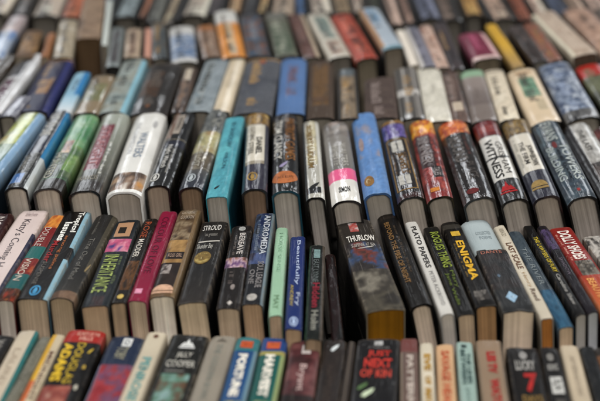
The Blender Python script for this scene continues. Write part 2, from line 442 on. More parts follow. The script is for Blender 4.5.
B(3,'hc',(177,203,187,207,227,109),(90,90,80),'hardcover with a misty olive and brown landscape jacket and small round seal',
  ('pic',0,1,.66,1,[(60,66,70),(130,134,130),(80,84,86),(150,150,140),(50,56,66)],1.7),('pic',0,1,.4,.68,[(120,120,80),(180,175,130),(150,120,80)],1),
  ('pic',0,1,.18,.42,[(120,110,90),(90,80,66),(150,140,120)],1.2),('grad',0,.2,(40,48,66),(92,92,90)),
  ('txt',.6,.74,.28,.62,(200,196,180),16),('band',.215,.22,(150,150,140)),('T','THE LOST',.28,.55,.24,.5,(200,198,185),'down',0),('E','bird',.22,.6,.06,.15,(190,200,205)),page=(160,128,98))
B(3,'pb',(206,226.5,196.5,225,244.5,117),(80,166,182),'plain turquoise paperback with thin dark blue lettering',('pic',0,1,0,1,[(74,158,174),(86,172,186),(70,150,166),(92,176,186)],.7),
  ('T','IN SHADOW',.42,.68,.58,.92,(30,90,120),'down',-.005),('T','WILSON',.42,.62,.32,.52,(40,105,130),'down',-.005),('E','swoosh',.3,.55,.08,.12,(25,40,50)),
  side=(16,70,84),page=(178,172,164),lean=5,wear=.2,edge=(60,150,165))
B(3,'hc',(240.5,267.5,189,247,268,113),(36,30,62),'navy hardcover with gold top, cream title panel and round gold seal',
  ('pic',0,1,.84,1,[(90,66,24),(190,150,70),(130,96,36),(225,195,120)],2.2),('rect',.08,.86,.34,.83,(206,200,184)),('rect',.08,.86,.3,.34,(150,140,120)),
  ('txt',.1,.16,.36,.8,(120,110,96),24),('txt',.62,.86,.86,.97,(70,50,20),5),('T','DANIEL',.5,.76,.42,.64,(30,30,30),'down',.02),('T','STEEL',.18,.4,.42,.58,(50,48,44),'down',.01),('T','LIGHTNING',.2,.44,.6,.8,(120,112,100),'down',0),
  ('E','bird',.2,.62,.10,.2,(214,172,80),True),page=(150,118,92))
B(3,'hc',(271,299,190.5,272.5,296.5,114),(20,19,20),'black hardcover with white author name beside gold title over an orange oval',
  ('band',.92,1,(48,44,48)),('band',.9,.915,(120,118,110)),('T','TOM CLANCY',.08,.4,.38,.9,(226,224,216),'down',.01),('T','PATRIOT GAMES',.52,.9,.36,.93,(190,128,62),'down',.015,True),
  ('E','swoosh',.28,.62,.27,.34,(170,160,200)),('E','oval',.02,.96,.08,.22,(206,120,60)),('T','JACK RYAN',.2,.8,.125,.165,(80,40,24),'across',.0),page=(184,176,166),edge=(34,84,100),side=(20,50,66))
B(3,'hc',(305,325,197.5,302,317.5,121.5),(176,174,164),'slim silver grey hardcover with gold lettering and a black mark at the foot',
  ('rect',0,.14,0,1,(70,74,76)),('rect',.84,1,0,1,(205,205,198)),('pic',.2,.8,.4,1,[(170,168,160),(200,190,150),(150,148,140)],2),('rect',.1,.86,.05,.12,(26,26,26)),
  ('T','ROBERT LUDLUM',.24,.6,.36,.93,(176,138,60),'down',.02,True),('E','swoosh',.2,.8,.1,.17,(24,24,24)),page=(170,162,154))
B(3,'hc',(330,361,200.5,322,346,122),(128,124,118),'grey hardcover with a bright pink band and white foot',
  ('grad',.36,1,(118,116,112),(150,144,138)),('pic',0,1,.8,1,[(150,130,120),(120,116,112),(160,152,146)],1.3),('band',.235,.37,(240,96,150)),('band',0,.235,(216,214,208)),
  ('txt',.16,.24,.44,.8,(170,168,162),20),('T','MINETTE',.28,.5,.42,.66,(206,204,196),'down',.0),('T','WALTERS',.56,.8,.40,.68,(206,204,196),'down',.0),('T','SIMON',.32,.72,.09,.15,(40,40,40),'across',.03),page=(190,182,172))
B(3,'hc',(363,390,193,350,374.5,113),(92,138,198),'tall plain sky blue hardcover with a small gilt seal at the foot',
  ('pic',0,1,0,1,[(86,130,188),(98,144,202),(90,134,190),(112,150,198)],.8),('pic',.1,.9,.42,.85,[(92,138,198),(92,138,198),(150,140,150),(88,132,192)],1.0),('E','oval',.12,.5,.09,.2,(190,140,66),True),('E','oval',.2,.36,.12,.17,(235,215,170),True),
  ('E','oval',.14,.34,.5,.66,(170,150,150)),side=(56,92,140),page=(172,164,154),edge=(70,104,150),mat='satin')
B(3,'hc',(396,424,196.5,379.5,402.5,121),(34,24,22),'dark brown hardcover with purple ornate author name and a gold framed title',
  ('band',.96,1,(150,110,50)),('pic',.04,.96,.76,.95,[(52,42,100),(120,104,180),(60,46,110),(140,124,196)],2.6),('band',.0,.05,(70,34,28)),
  ('E','frame',.08,.9,.09,.73,(190,146,70),True),('E','box',.26,.46,.56,.7,(206,204,196)),('E','box',.52,.72,.56,.7,(206,204,196)),('txt',.7,.8,.26,.54,(160,124,70),16),('txt',.2,.28,.28,.54,(140,104,56),16),('T','JEWELS',.36,.66,.28,.54,(176,132,62),'down',.01,True),
  ('E','box',.24,.44,.15,.26,(200,198,190)),('E','box',.5,.7,.15,.26,(200,198,190)),page=(186,174,162))
B(3,'hc',(427,451,197,407,432.5,120.5),(150,44,40),'red hardcover with yellow flame lettering at the top and black lettering below',
  ('pic',0,1,.8,1,[(200,110,20),(250,190,40),(180,70,20),(240,170,40)],2.6),('pic',0,1,.06,.8,[(170,60,52),(120,32,30),(190,84,70),(90,30,30)],1.2),
  ('rect',.12,.72,.36,.78,(70,44,46)),('txt',.72,.82,.4,.76,(60,30,30),18),('T','SINNER',.2,.66,.40,.77,(160,150,150),'down',.015),('rect',.5,.88,.22,.36,(38,28,30)),('T','TALES',.56,.8,.24,.34,(190,180,180),'down',0),
  ('T','A NOVEL',.14,.4,.18,.36,(210,110,110),'down',0),('E','box',.25,.6,.07,.11,(226,140,40)),page=(176,164,152))
B(3,'hc',(461,495,198,437,464,121),(32,27,25),'black hardcover with orange flame band at the top and grey lettering',
  ('pic',0,1,.82,1,[(190,60,36),(240,150,70),(150,40,30),(245,190,120)],2.6),('pic',0,1,0,.82,[(28,24,22),(48,40,36),(24,20,20)],1.4),
  ('txt',.7,.8,.5,.78,(110,60,50),16),('txt',.1,.18,.1,.4,(90,84,80),16),('T','SECOND',.22,.64,.44,.78,(120,114,110),'down',.015),('T','PLACE',.48,.76,.22,.42,(104,98,94),'down',.0),('E','oval',.22,.62,.06,.12,(130,32,30)),page=(180,168,158))
B(3,'hc',(500,527,199.5,471,496,121.5),(30,28,28),'black hardcover with dark red top, white title panel and red peak emblem',
  ('band',.8,1,(124,22,26)),('rect',.06,.94,.24,.79,(204,202,196)),('rect',.06,.94,.50,.52,(60,60,60)),
  ('txt',.2,.8,.855,.94,(160,70,60),5),('T','WITNESS',.18,.52,.26,.74,(34,34,34),'down',.02),('T','GRISHAM',.6,.84,.3,.7,(90,88,86),'down',.0),('E','peak',.14,.76,.08,.21,(205,30,34)),page=(182,172,162))
B(3,'hc',(531,559,196.5,501,525,120),(26,26,56),'navy hardcover with gold top, pale title panel and gold peak emblem',
  ('pic',0,1,.8,1,[(70,50,24),(160,130,60),(90,68,32),(200,172,110)],2.2),('rect',.05,.9,.31,.79,(206,200,186)),
  ('txt',.14,.24,.36,.76,(150,146,134),20),('T','THE FIRM',.30,.5,.4,.68,(70,66,60),'down',.01),('T','JOHN',.56,.78,.5,.62,(50,48,44),'down',.02),('T','BROWN',.56,.78,.36,.49,(70,66,60),'down',.01),('E','arch',.16,.78,.09,.19,(206,170,96),True),page=(178,164,150))
B(3,'hc',(566,596,197,530,556,121.5),(42,56,70),'slate blue hardcover with big pale lettering and a red spot between names',
  ('pic',0,1,0,1,[(36,50,62),(66,86,102),(44,58,70),(84,104,116),(34,44,54)],1.2),
  ('txt',.14,.24,.7,.95,(120,140,150),14),('T','EVANS',.3,.72,.72,.97,(196,204,200),'down',.01),('T','BUILDING',.12,.4,.22,.64,(186,198,196),'down',.01),('T','TOWERS',.62,.92,.2,.66,(196,206,204),'down',.01),('T','THE DARK',.46,.56,.2,.6,(30,36,44),'down',.01),
  ('E','oval',.4,.58,.62,.7,(140,56,56)),('E','box',.5,.6,.07,.1,(180,60,60)),page=(178,168,158))
B(3,'hc',(603,633,198,560,588,124),(36,28,26),'dark brown hardcover with black and white collage at the right edge of its row',
  ('rect',0,.3,0,1,(30,22,22)),('pic',.3,1,.45,1,[(110,108,104),(196,196,192),(150,148,144),(206,206,200)],1.0),('pic',.3,1,0,.45,[(40,30,26),(90,70,60),(50,40,34)],1.5),
  ('T','THE LAST',.42,.62,.6,.9,(40,38,36),'down',.0))
B(3,'hc',(639,666,199,591,616,126),(120,30,30),'dark red hardcover, only its top corner showing at the right edge',('pic',0,1,0,1,[(130,34,34),(60,24,24),(160,60,50)],1.2))
# ---------------------------------------------------------------- second row: paperbacks
B(2,'pb',(-62,-39,300,-6,14,213),(70,24,26),'dark red paperback with white lettering poking out at the far left',('T','NOVEL',.3,.7,.7,.95,(205,195,190),'down',.01))
B(2,'pb',(-38,-6,300,19,50,210.5),(226,208,204),'pale pink paperback with dark script title at the left edge',
  ('rect',.9,1,0,.72,(60,62,92)),('T',"Kitty's Coming Home",.28,.62,.2,.88,(92,84,92),'down',-.005),('T','Kathleen Rowntree',.3,.72,.92,.97,(180,160,160),'across',0),page=(210,200,184))
B(2,'pb',(-4,14,300,50,66,215),(150,40,40),'narrow paperback with red, teal and orange blocks on its spine',
  ('pic',0,1,.84,1,[(220,120,40),(240,160,60),(150,40,36)],1.5),('band',.46,.6,(30,120,116)),('pic',0,1,.3,.46,[(170,60,44),(140,36,36),(200,100,50)],1.5),('band',.12,.28,(36,110,112)),('pic',0,1,0,.12,[(210,110,40),(60,40,30),(180,60,30)],2),
  ('T','DOUBLE',.2,.6,.60,.84,(210,190,180),'down',.0),('T','VISION',.25,.65,.2,.46,(215,200,185),'down',.0),page=(196,184,170))
B(2,'pb',(15.5,48,298.5,64.5,92,210),(28,24,24),'black paperback with white, red and orange title lines and a light blue edge',
  ('rect',.86,1,0,1,(150,195,215)),('rect',.86,1,.42,.55,(30,26,26)),('T','Tropical',.56,.82,.72,.97,(236,236,230),'down',.03),('T','Issues',.28,.54,.62,.84,(236,236,230),'down',.03),
  ('T','Murder',.2,.42,.38,.62,(176,36,40),'down',.01),('T','among palms',.5,.66,.3,.68,(190,110,50),'down',.0),('T','SUSPENSE',.24,.38,.14,.38,(120,116,110),'down',0),('E','bird',.3,.64,.03,.13,(70,160,210)),page=(188,162,130),side=(120,165,190))
B(2,'round',(47.5,74,297.5,96,117,214.5),(50,48,46),'worn grey black paperback with rounded spine and frayed foot',
  ('rect',.82,1,0,1,(92,86,72)),('grad',0,.3,(78,74,68),(46,46,46)),('pic',0,1,0,.08,[(150,120,96),(110,80,60),(80,70,60)],2),('txt',.3,.42,.74,.92,(110,108,102),12),('T','Time Out of Mind',.36,.6,.2,.68,(124,122,116),'down',.0),('E','swoosh',.84,.96,.3,.4,(150,130,90)),
  page=(186,158,122),mat='worn',sr=(66,60,52))
B(2,'pb',(79.5,109,305.5,116,140,220),(34,44,52),'dark teal paperback with pale green title, pink flash and cream top panel',
  ('rect',.18,.82,.78,.96,(196,150,112)),('rect',.3,.6,.82,.9,(50,44,40)),('pic',.05,.96,.6,.75,[(70,60,140),(220,90,130),(240,160,170),(90,60,150)],1.6),('pic',.3,.75,0,.1,[(34,44,52),(80,40,40),(40,44,50)],2),
  ('txt',.76,.88,.2,.55,(110,124,80),18),('T','INHERITANCE',.16,.72,.14,.56,(166,184,96),'down',.0),page=(196,160,122))
B(2,'pb',(110,126,302.5,143.5,158,218),(40,32,28),'narrow dark brown paperback with copper, white and gold lettering',
  ('T','ROSE',.25,.7,.74,.95,(170,80,46),'down',.01),('T','MADDER',.25,.65,.5,.72,(206,200,190),'down',.01),('pic',.1,.9,.14,.46,[(40,32,28),(130,84,40),(60,44,30)],2.5),('E','oval',.3,.7,.04,.09,(210,180,90)),page=(182,150,114))
B(2,'pb',(126.5,147,300.5,161,176.5,211),(166,26,74),'bright magenta paperback with dark lettering',
  ('txt',.14,.22,.3,.6,(200,120,150),14),('T','COLOUR OF LOVE',.3,.7,.28,.92,(112,26,58),'down',.0),('E','box',.22,.6,.07,.12,(226,150,180)),page=(196,170,138))
B(2,'pb',(148,174.5,296.5,179.5,201,209.5),(120,92,62),'brown paperback with golden scene, white flower and pale arch at its foot',
  ('pic',0,1,.6,1,[(60,46,36),(120,96,70),(170,150,120),(80,64,50)],2.2),('pic',0,1,.36,.62,[(150,110,60),(190,150,90),(110,80,50)],1.2),('rect',.1,.86,.4,.48,(50,36,32)),('pic',.0,.95,.08,.36,[(44,32,30),(66,48,40),(40,30,28)],1),
  ('pic',.1,.5,.24,.34,[(44,32,30),(200,190,185),(44,32,30)],3),('rect',.86,1,0,1,(140,114,80)),('E','arch',.04,.9,.03,.12,(214,170,140)),('T','CATHERINE',.2,.8,.93,.97,(196,180,160),'across',0),('T','COOKSON',.2,.8,.87,.91,(196,180,160),'across',0),('T','ROSE GIRL',.2,.8,.42,.46,(180,150,130),'across',0),page=(218,206,186))
B(2,'pb',(176,207,302.5,201.5,228,221.5),(46,43,42),'thick black paperback with a round gold medallion and white top lettering',
  ('T','STROUD',.14,.84,.87,.94,(210,206,200),'across',.01),('T','his greatest',.3,.76,.78,.84,(150,146,140),'across',0),('T','Thunder Bay',.08,.7,.62,.70,(190,188,180),'across',0),('E','box',.1,.9,.72,.735,(190,186,178)),
  ('E','oval',.12,.74,.44,.6,(160,130,64),True),('E','ring',.16,.7,.455,.585,(206,180,100),True),('E','oval',.34,.52,.5,.56,(232,214,150),True),('grad',0,.42,(62,56,52),(40,38,38)),page=(210,184,146),sr=(26,26,28),lean=6)
B(2,'pb',(215,240.5,308,232.5,252,225.5),(40,32,30),'dark brown paperback with white name above a violet flash',
  ('pic',0,1,.46,.58,[(40,32,30),(130,90,150),(230,200,210),(170,110,90),(40,32,30)],1.8),('txt',.26,.36,.62,.88,(120,110,104),14),('txt',.3,.5,.28,.42,(110,100,96),8),('T','BEREAVE',.46,.74,.62,.9,(196,190,186),'down',.02),('E','oval',.36,.7,.93,.985,(170,170,168)),('E','oval',.45,.65,.2,.26,(150,140,136)),('E','diamond',.42,.66,.03,.08,(196,190,184)),page=(200,172,140))
B(2,'pb',(241,262.5,303.5,256,275,213),(36,38,46),'blue black paperback with tall silver lettering and a pale oval at its foot',
  ('pic',0,1,.4,1,[(30,34,46),(40,60,110),(80,100,130),(26,30,40)],1.6),('pic',0,1,.4,.52,[(40,60,110),(90,110,160),(50,40,60)],1.5),('rect',.88,1,0,1,(120,140,150)),
  ('txt',.2,.36,.55,.92,(130,140,156),15),('T','ANDROMEDA',.5,.84,.5,.97,(190,196,204),'down',.015),('T','SOUL LEAGUE',.5,.82,.16,.42,(150,146,146),'down',.01),('T','ONE',.16,.42,.2,.34,(140,136,136),'down',.01),('E','oval',.2,.7,.03,.1,(176,172,166)),page=(192,152,112))
B(2,'pb',(267.5,282.5,315,276,288,227),(160,202,170),'slim mint green paperback',('T','HORSE SENSE',.35,.65,.45,.92,(140,184,152),'down',0),('T','MAY',.3,.7,.06,.2,(110,150,110),'down',0),page=(198,166,134),sr=(120,160,135),lean=3)
B(2,'pb',(285,301.5,329,289.5,306,236.5),(28,58,132),'slim royal blue paperback with white title and small yellow line',
  ('T','Beautifully',.42,.72,.44,.95,(176,190,220),'down',.01),('T','ANDREW',.2,.4,.22,.44,(190,170,70),'down',.0),('T','Fry',.5,.8,.22,.36,(180,190,210),'down',.01),('E','bird',.25,.75,.02,.11,(176,196,230)),page=(196,160,120),lean=1)
B(2,'pb',(304,323,338.5,310,325,244.5),(26,34,30),'dark green paperback with crimson title beside the dark gap',
  ('rect',0,.1,0,1,(30,72,48)),('rect',.84,1,0,1,(90,80,70)),('E','box',.3,.7,.84,.94,(120,150,150)),('T','EAST LYNNE',.3,.64,.56,.82,(110,120,120),'down',.0),('T','Hidden',.3,.74,.3,.55,(160,40,62),'down',.02),('T','Holm',.3,.7,.08,.27,(150,150,140),'down',.02),page=(170,140,110),lean=-1)
B(2,'pb',(331,345,346,325,334,254),(30,14,15),'low dark red paperback sunk in the shadowed gap between taller books',('pic',0,1,0,1,[(30,14,15),(54,22,24),(20,12,13)],1.2),dz=-.012,lean=8)
B(2,'round',(364,407.5,309.5,337,369.5,219.5),(62,56,50),'fat battered paperback with yellow page edges and a white title near the top',
  ('pic',0,1,.4,.72,[(44,38,36),(60,56,54),(60,96,150),(150,64,50),(50,46,42)],1.5),('pic',0,1,0,.42,[(50,45,40),(96,90,76),(66,60,52),(150,144,130),(60,54,46)],.9),('pic',.3,.55,.85,.96,[(180,190,200),(190,60,50),(220,220,220)],3),
  ('txt',.15,.85,.83,.845,(150,146,138),1),('T','THURLOW',.12,.92,.73,.80,(226,222,214),'across',.02),('T','SUSPENSE AT SEA',.18,.86,.665,.70,(190,186,178),'across',0),('E','swoosh',.3,.8,.64,.66,(190,186,178)),page=(140,96,8),mat='worn',edge=(150,140,120),side=(26,23,21),lean=2,rd=.06,sr=(30,26,24))
B(2,'hc',(409,432,304,374,394.5,208.5),(36,32,29),'black hardcover with a long gold title, right of the battered fat paperback',
  ('txt',.6,.72,.3,.8,(90,74,56),24),('T','BEYOND THE FIRE OF NIGHT',.2,.46,.2,.84,(166,126,76),'down',.02,True),('pic',.1,.9,.88,.99,[(36,32,29),(60,50,44),(30,26,24)],2),page=(206,184,160),lean=12,mat='satin')
B(2,'pb',(439,455,313.5,405,416.5,221.5),(214,212,206),'slim white paperback with black lettering',
  ('T','PLATO PAPERS',.3,.72,.46,.93,(60,58,58),'down',.02),('T','PETER ACKROYD',.36,.66,.08,.42,(150,148,146),'down',.0),page=(188,180,172),lean=8,sr=(150,148,140))
B(2,'pb',(457,475.5,314.5,423,438.5,227),(30,28,26),'black paperback with lime green lettering down its spine',
  ('T','ROGUES THING',.28,.84,.5,.93,(140,156,56),'down',.02),('T','Mary',.5,.78,.28,.46,(110,130,50),'down',.0),('T','Jane Wells',.2,.46,.1,.44,(110,130,50),'down',.0),page=(192,164,132))
B(2,'pb',(476,496.5,305.5,439.5,460,221.5),(28,25,24),'black paperback with bold yellow title and yellow box at the top',
  ('E','box',.28,.74,.8,.86,(210,170,50)),('band',.9,.96,(70,66,60)),('txt',.2,.28,.3,.72,(150,120,50),18),('T','ENIGMA',.34,.74,.28,.74,(226,176,36),'down',.03),('pic',.15,.85,.06,.16,[(28,25,24),(150,146,140),(60,54,50),(28,25,24)],2.4),page=(176,128,76))
B(2,'hc',(474,506,250,460,489.5,220),(178,192,196),'pale blue grey hardcover with rounded spine standing behind the dark one',
  ('T','COLLECTED',.3,.8,.5,.6,(150,166,172),'across',.0),('T','POEMS',.36,.76,.34,.44,(150,166,172),'across',.0),mat='cloth',side=(120,136,142),lean=4)
B(2,'round',(504,534,310.5,474.5,508,249),(52,54,56),'thick charcoal paperback with a pale blue diamond at its foot',
  ('pic',0,1,.35,1,[(50,53,56),(58,58,60),(66,56,55),(46,50,54)],1.2),('E','diamond',.28,.66,.12,.30,(150,184,210)),('E','diamond',.4,.54,.17,.26,(214,226,232)),('T','DANTE',.1,.8,.92,.97,(190,120,100),'across',.0),('E','diamond',.3,.42,.52,.58,(100,120,140)),page=(214,190,162),rd=.03,lean=2)
B(2,'pb',(539,555,318,494,503.5,225.5),(212,202,182),'slim cream paperback with brown lettering and tan page edges',
  ('T','LAST SCALE',.26,.76,.5,.78,(120,84,60),'down',.02),('T','Henry',.3,.66,.3,.46,(190,160,120),'down',.0),('T','Reed',.3,.7,.16,.28,(110,84,66),'down',.01),('T','VIRAGO',.3,.7,.86,.96,(170,160,140),'down',.0),page=(176,116,54))
B(2,'pb',(557,575.5,326.5,508,520,231),(44,84,112),'dusty blue paperback, its spine half hidden between cream and black ones',
  ('pic',0,1,0,.35,[(40,84,116),(64,118,150),(30,60,84)],1.4),('pic',0,1,.35,1,[(60,74,86),(86,100,110),(40,56,70)],1.4),('T','THE RIVER',.3,.64,.4,.8,(130,140,144),'down',.0),page=(210,178,142),dz=-.004)
B(2,'pb',(575.5,586.5,314.5,522.5,534,226),(26,25,26),'slim black paperback with yellow title and white author line',
  ('T','THE LAWYERS OF FURY',.3,.72,.44,.86,(196,172,36),'down',.02),('T','Caroline Shaw',.34,.68,.1,.42,(170,168,164),'down',.01),page=(170,166,160))
B(2,'pb',(587,599,312,537,547,225.5),(40,34,44),'slim purple black paperback beside the red one',('pic',0,1,.7,.95,[(40,34,44),(110,90,140),(30,26,32)],2),('T','SHADOW',.3,.6,.4,.6,(120,110,124),'down',0),page=(176,182,190))
B(2,'pb',(602,628,311,548,572,227),(166,44,38),'red paperback with large white title, round photograph and orange foot',
  ('txt',.1,.18,.58,.92,(220,170,150),16),('T','DOLLY SHOES',.24,.76,.58,.95,(230,216,208),'down',.03),('pic',.16,.9,.4,.57,[(196,186,170),(60,54,48),(150,140,126),(40,36,34)],2),('grad',0,.4,(220,120,60),(190,70,46)),('T','BEAUTIFUL',.2,.5,.06,.36,(240,170,90),'down',.01),page=(200,180,160),sr=(120,36,30))
B(2,'pb',(640,664,312,581,604,236),(206,200,192),'white paperback with black swirl at the right edge',('pic',0,1,.6,1,[(210,204,196),(40,36,34),(220,214,206),(60,54,50)],1.3))
# ---------------------------------------------------------------- front row: paperbacks
B(1,'pb',(-66,-44,432,-5,15,335),(30,26,25),'dark paperback with grey lettering at the lower left corner',('T','WYATT',.25,.7,.7,.95,(150,146,140),'down',.01))
B(1,'pb',(-37,-12,432,19,38.5,330.5),(204,190,168),'cream paperback with a teal right edge in the lower left corner',('rect',.84,1,0,1,(34,128,130)),('T','LAUREL',.3,.6,.4,.8,(176,160,140),'down',0))
B(1,'pb',(-13,1,432,39.5,51.5,336),(122,120,104),'thin grey green paperback',('pic',0,1,0,1,[(110,110,94),(136,132,116),(100,98,84)],1.3),('T','COUNTRY DIARY',.3,.6,.3,.85,(150,148,134),'down',0))
B(1,'pb',(2,18.5,432,52,65,334.5),(206,190,160),'thin cream paperback with a yellow and orange left edge',('rect',0,.42,.5,1,(222,172,40)),('rect',0,.42,0,.5,(216,110,50)),('T','MIDNIGHT',.5,.85,.3,.8,(110,70,50),'down',.01))
B(1,'pb',(17,67,432,70,104,329.5),(34,29,27),'thick black paperback with red top band and two big yellow names',
  ('band',.86,1,(190,46,36)),('pic',0,.72,0,.42,[(110,40,36),(196,120,100),(150,60,50),(210,180,160)],1.4),('rect',.72,1,0,.86,(24,22,22)),('T','SECRETS OF THE',.3,.9,.93,.97,(236,190,170),'across',.0),('T','HILLS',.42,.76,.88,.92,(236,190,170),'across',.0),
  ('T','ADAMS',.10,.36,.46,.84,(222,184,28),'down',.04),('T','DOUGLAS',.44,.66,.44,.85,(200,170,40),'down',.01),('E','swoosh',.78,.9,.74,.8,(206,176,50)),('E','oval',.8,.88,.58,.62,(190,160,60)),('E','oval',.8,.88,.38,.43,(200,196,180)),wear=.6)
B(1,'pb',(70,110,432,111.5,145,335),(34,54,86),'paperback with navy top and red lower half flecked with blue',
  ('pic',0,1,0,.66,[(176,44,52),(170,40,50),(186,60,66),(110,90,130),(176,44,54)],1.6),('rect',0,.06,0,.66,(120,130,160)),('E','box',.42,.7,.87,.97,(214,216,214)),('E','ring',.48,.64,.89,.95,(34,54,86)),('T','TOBY',.34,.66,.72,.86,(170,166,140),'down',.0))
B(1,'pb',(103,130,432,148.5,166,332),(206,194,170),'cream paperback with light teal title, between navy red and black ones',('T','PENROSE',.3,.76,.28,.72,(96,158,156),'down',.03),('E','oval',.4,.66,.93,.97,(120,80,60)),sr=(120,110,96))
B(1,'pb',(132,177,432,171.5,209.5,334.5),(36,36,32),'wide black paperback with white crown mark, pale name and a green photograph',
  ('pic',.14,.86,.06,.56,[(150,190,190),(90,140,120),(110,70,46),(60,70,50),(190,206,200)],1.5),('txt',.2,.86,.585,.6,(150,148,140),1),('T','JILLY',.34,.76,.72,.79,(190,188,178),'across',.01),('T','COOPER',.16,.9,.63,.70,(190,188,178),'across',.01),('E','peak',.32,.74,.84,.95,(216,218,216)))
B(1,'pb',(176,208,432,211.5,236,335.5),(156,148,134),'plain stone grey paperback with faint lettering',('T','THE GOLDEN BOWL',.36,.6,.3,.9,(130,136,128),'down',.0),('E','peak',.3,.7,.93,.98,(120,112,100)))
B(1,'pb',(209,238.5,432,237.5,260.5,336.5),(34,92,148),'blue paperback with white title and orange box on teal top',
  ('band',.84,1,(56,134,140)),('rect',.86,1,0,.84,(110,150,170)),('E','box',.24,.76,.87,.95,(196,84,36)),('T','FORTUNE',.28,.66,.34,.8,(222,218,206),'down',.06),('pic',.2,.8,.16,.3,[(34,92,148),(190,170,110),(34,92,148)],2.5))
B(1,'pb',(239.5,271,432,263,287.5,338),(22,106,100),'green paperback with white title and orange box on blue top',
  ('band',.84,1,(44,84,150)),('rect',.86,1,0,.84,(150,170,110)),('band',.8,.84,(170,160,80)),('E','box',.24,.76,.87,.95,(200,90,40)),('T','HARVEST',.28,.66,.34,.8,(222,218,206),'down',.06),('pic',.2,.8,.16,.3,[(22,106,100),(190,180,120),(22,106,100)],2.5))
B(1,'pb',(275,308.5,432,290.5,321.5,340),(104,58,60),'mottled maroon paperback with pale lettering in the front row',
  ('pic',0,1,.35,1,[(90,46,50),(140,86,86),(100,54,58),(70,40,42)],1.2),('pic',0,1,0,.38,[(120,60,64),(50,40,40),(30,28,28),(110,80,80)],1.2),('T','Bryant',.36,.66,.42,.72,(196,170,166),'down',.01),('E','box',.42,.72,.84,.94,(200,190,186)))
B(1,'pb',(310,334,432,323.5,347.5,340.5),(52,44,42),'dark brown paperback with a small white bird mark at its top',('pic',0,1,0,1,[(48,42,40),(62,52,48),(44,38,36)],1.6),('E','swoosh',.34,.72,.86,.95,(206,214,216)),('T','HAMMOND',.3,.6,.3,.7,(84,72,66),'down',.0))
B(1,'pb',(334.5,344,432,348,356,340.5),(64,54,48),'very thin dark brown paperback with grey edges beside the black one',('rect',.4,.6,0,1,(110,100,90)))
B(1,'pb',(344.5,397,432,359,399.5,339),(30,28,31),'wide black paperback with three lines of red title and a green flying shape',
  ('T','JUST',.26,.8,.78,.86,(206,58,46),'across',.03),('T','NEXT',.2,.84,.67,.77,(206,58,46),'across',.04),('T','OF KIN',.14,.84,.56,.65,(206,70,54),'across',.03),('E','box',.4,.6,.92,.97,(176,176,176)),('T','A THRILLER',.26,.76,.88,.905,(130,128,128),'across',0),
  ('pic',.0,1,0,.3,[(30,28,31),(44,48,66),(34,34,44)],1.5),('E','swoosh',.1,.34,.42,.5,(96,130,80)),('E','swoosh',.2,.5,.34,.44,(196,212,180)))
B(1,'pb',(400,421,432,400.5,417.5,338),(122,98,90),'brown paperback with rosy top and grey crumpled lettering',('rect',.14,.2,0,1,(70,56,50)),('rect',0,.14,0,1,(150,132,116)),('band',.84,1,(130,76,72)),('T','PATTERN',.36,.72,.24,.8,(184,172,162),'down',.05))
B(1,'pb',(422,438,432,419.5,433,343),(214,204,182),'slim cream paperback with mustard gold lettering',('T','EVE',.28,.76,.66,.86,(178,134,28),'down',.05),('T','OF',.32,.74,.5,.6,(178,134,28),'down',.05),('T','MAY',.28,.76,.26,.46,(178,134,28),'down',.05))
B(1,'pb',(439,459.5,432,435.5,453.5,344),(214,172,128),'peach paperback with orange red lettering',('T','SAVAGE HEART',.28,.74,.2,.92,(196,96,60),'down',.04))
B(1,'pb',(462,481,432,455.5,472.5,341.5),(160,186,178),'pale teal paperback with dark green lettering',('T','BETWEEN',.22,.5,.5,.9,(60,90,88),'down',.04),('T','THE LINES',.56,.8,.5,.86,(60,90,88),'down',.04),('T','JANE',.36,.6,.2,.46,(90,120,116),'down',.0),('E','box',.3,.62,.92,.96,(50,70,70)))
B(1,'pb',(485,516,432,476,501,340.5),(160,136,112),'tan paperback with dark red title',('T','LES TV',.34,.7,.62,.86,(178,36,36),'down',.06),('T','WATCH',.36,.72,.2,.56,(178,36,36),'down',.05),('rect',.9,1,0,1,(120,104,88)))
B(1,'pb',(518.5,556,432,506,538,347),(30,25,24),'black paperback with a red seven and a pale figure',
  ('E','oval',.36,.6,.84,.94,(150,148,146)),('T','LUCKY',.2,.78,.7,.82,(170,168,164),'across',.03),('T','7',.4,.78,.44,.66,(190,40,36),'across',.04),('T','DAYS',.26,.84,.32,.40,(150,120,60),'across',.02),('pic',.3,.6,.0,.3,[(30,25,24),(150,146,140),(30,25,24)],2))
B(1,'pb',(556.5,578,432,539.5,559.5,347),(28,24,23),'black paperback with white label and pale portrait',('E','oval',.24,.6,.82,.92,(126,124,120)),('T','KING',.2,.7,.7,.78,(170,168,164),'across',.02),('E','box',.2,.78,.42,.62,(200,200,196)),('T','RUN',.3,.7,.46,.58,(40,40,40),'down',.02),('pic',.3,.7,.1,.36,[(28,24,23),(120,116,110),(28,24,23)],2))
B(1,'pb',(579,602,432,560.5,577,345),(202,186,160),'cream paperback with faint grey lettering, near the right corner',('T','AFTERNOON',.36,.64,.4,.86,(164,150,130),'down',.01))
B(1,'pb',(605,623,432,580,593,347),(28,30,32),'plain dark slate paperback in the lower right corner',('pic',0,1,0,1,[(26,28,30),(44,48,52),(24,24,26)],1.5))
B(1,'pb',(624,644,432,594.5,611,347),(50,40,34),'dark paperback with orange and grey patches at the right corner',('pic',0,1,.3,1,[(120,124,126),(40,34,30),(170,110,70),(40,34,30)],1.4))
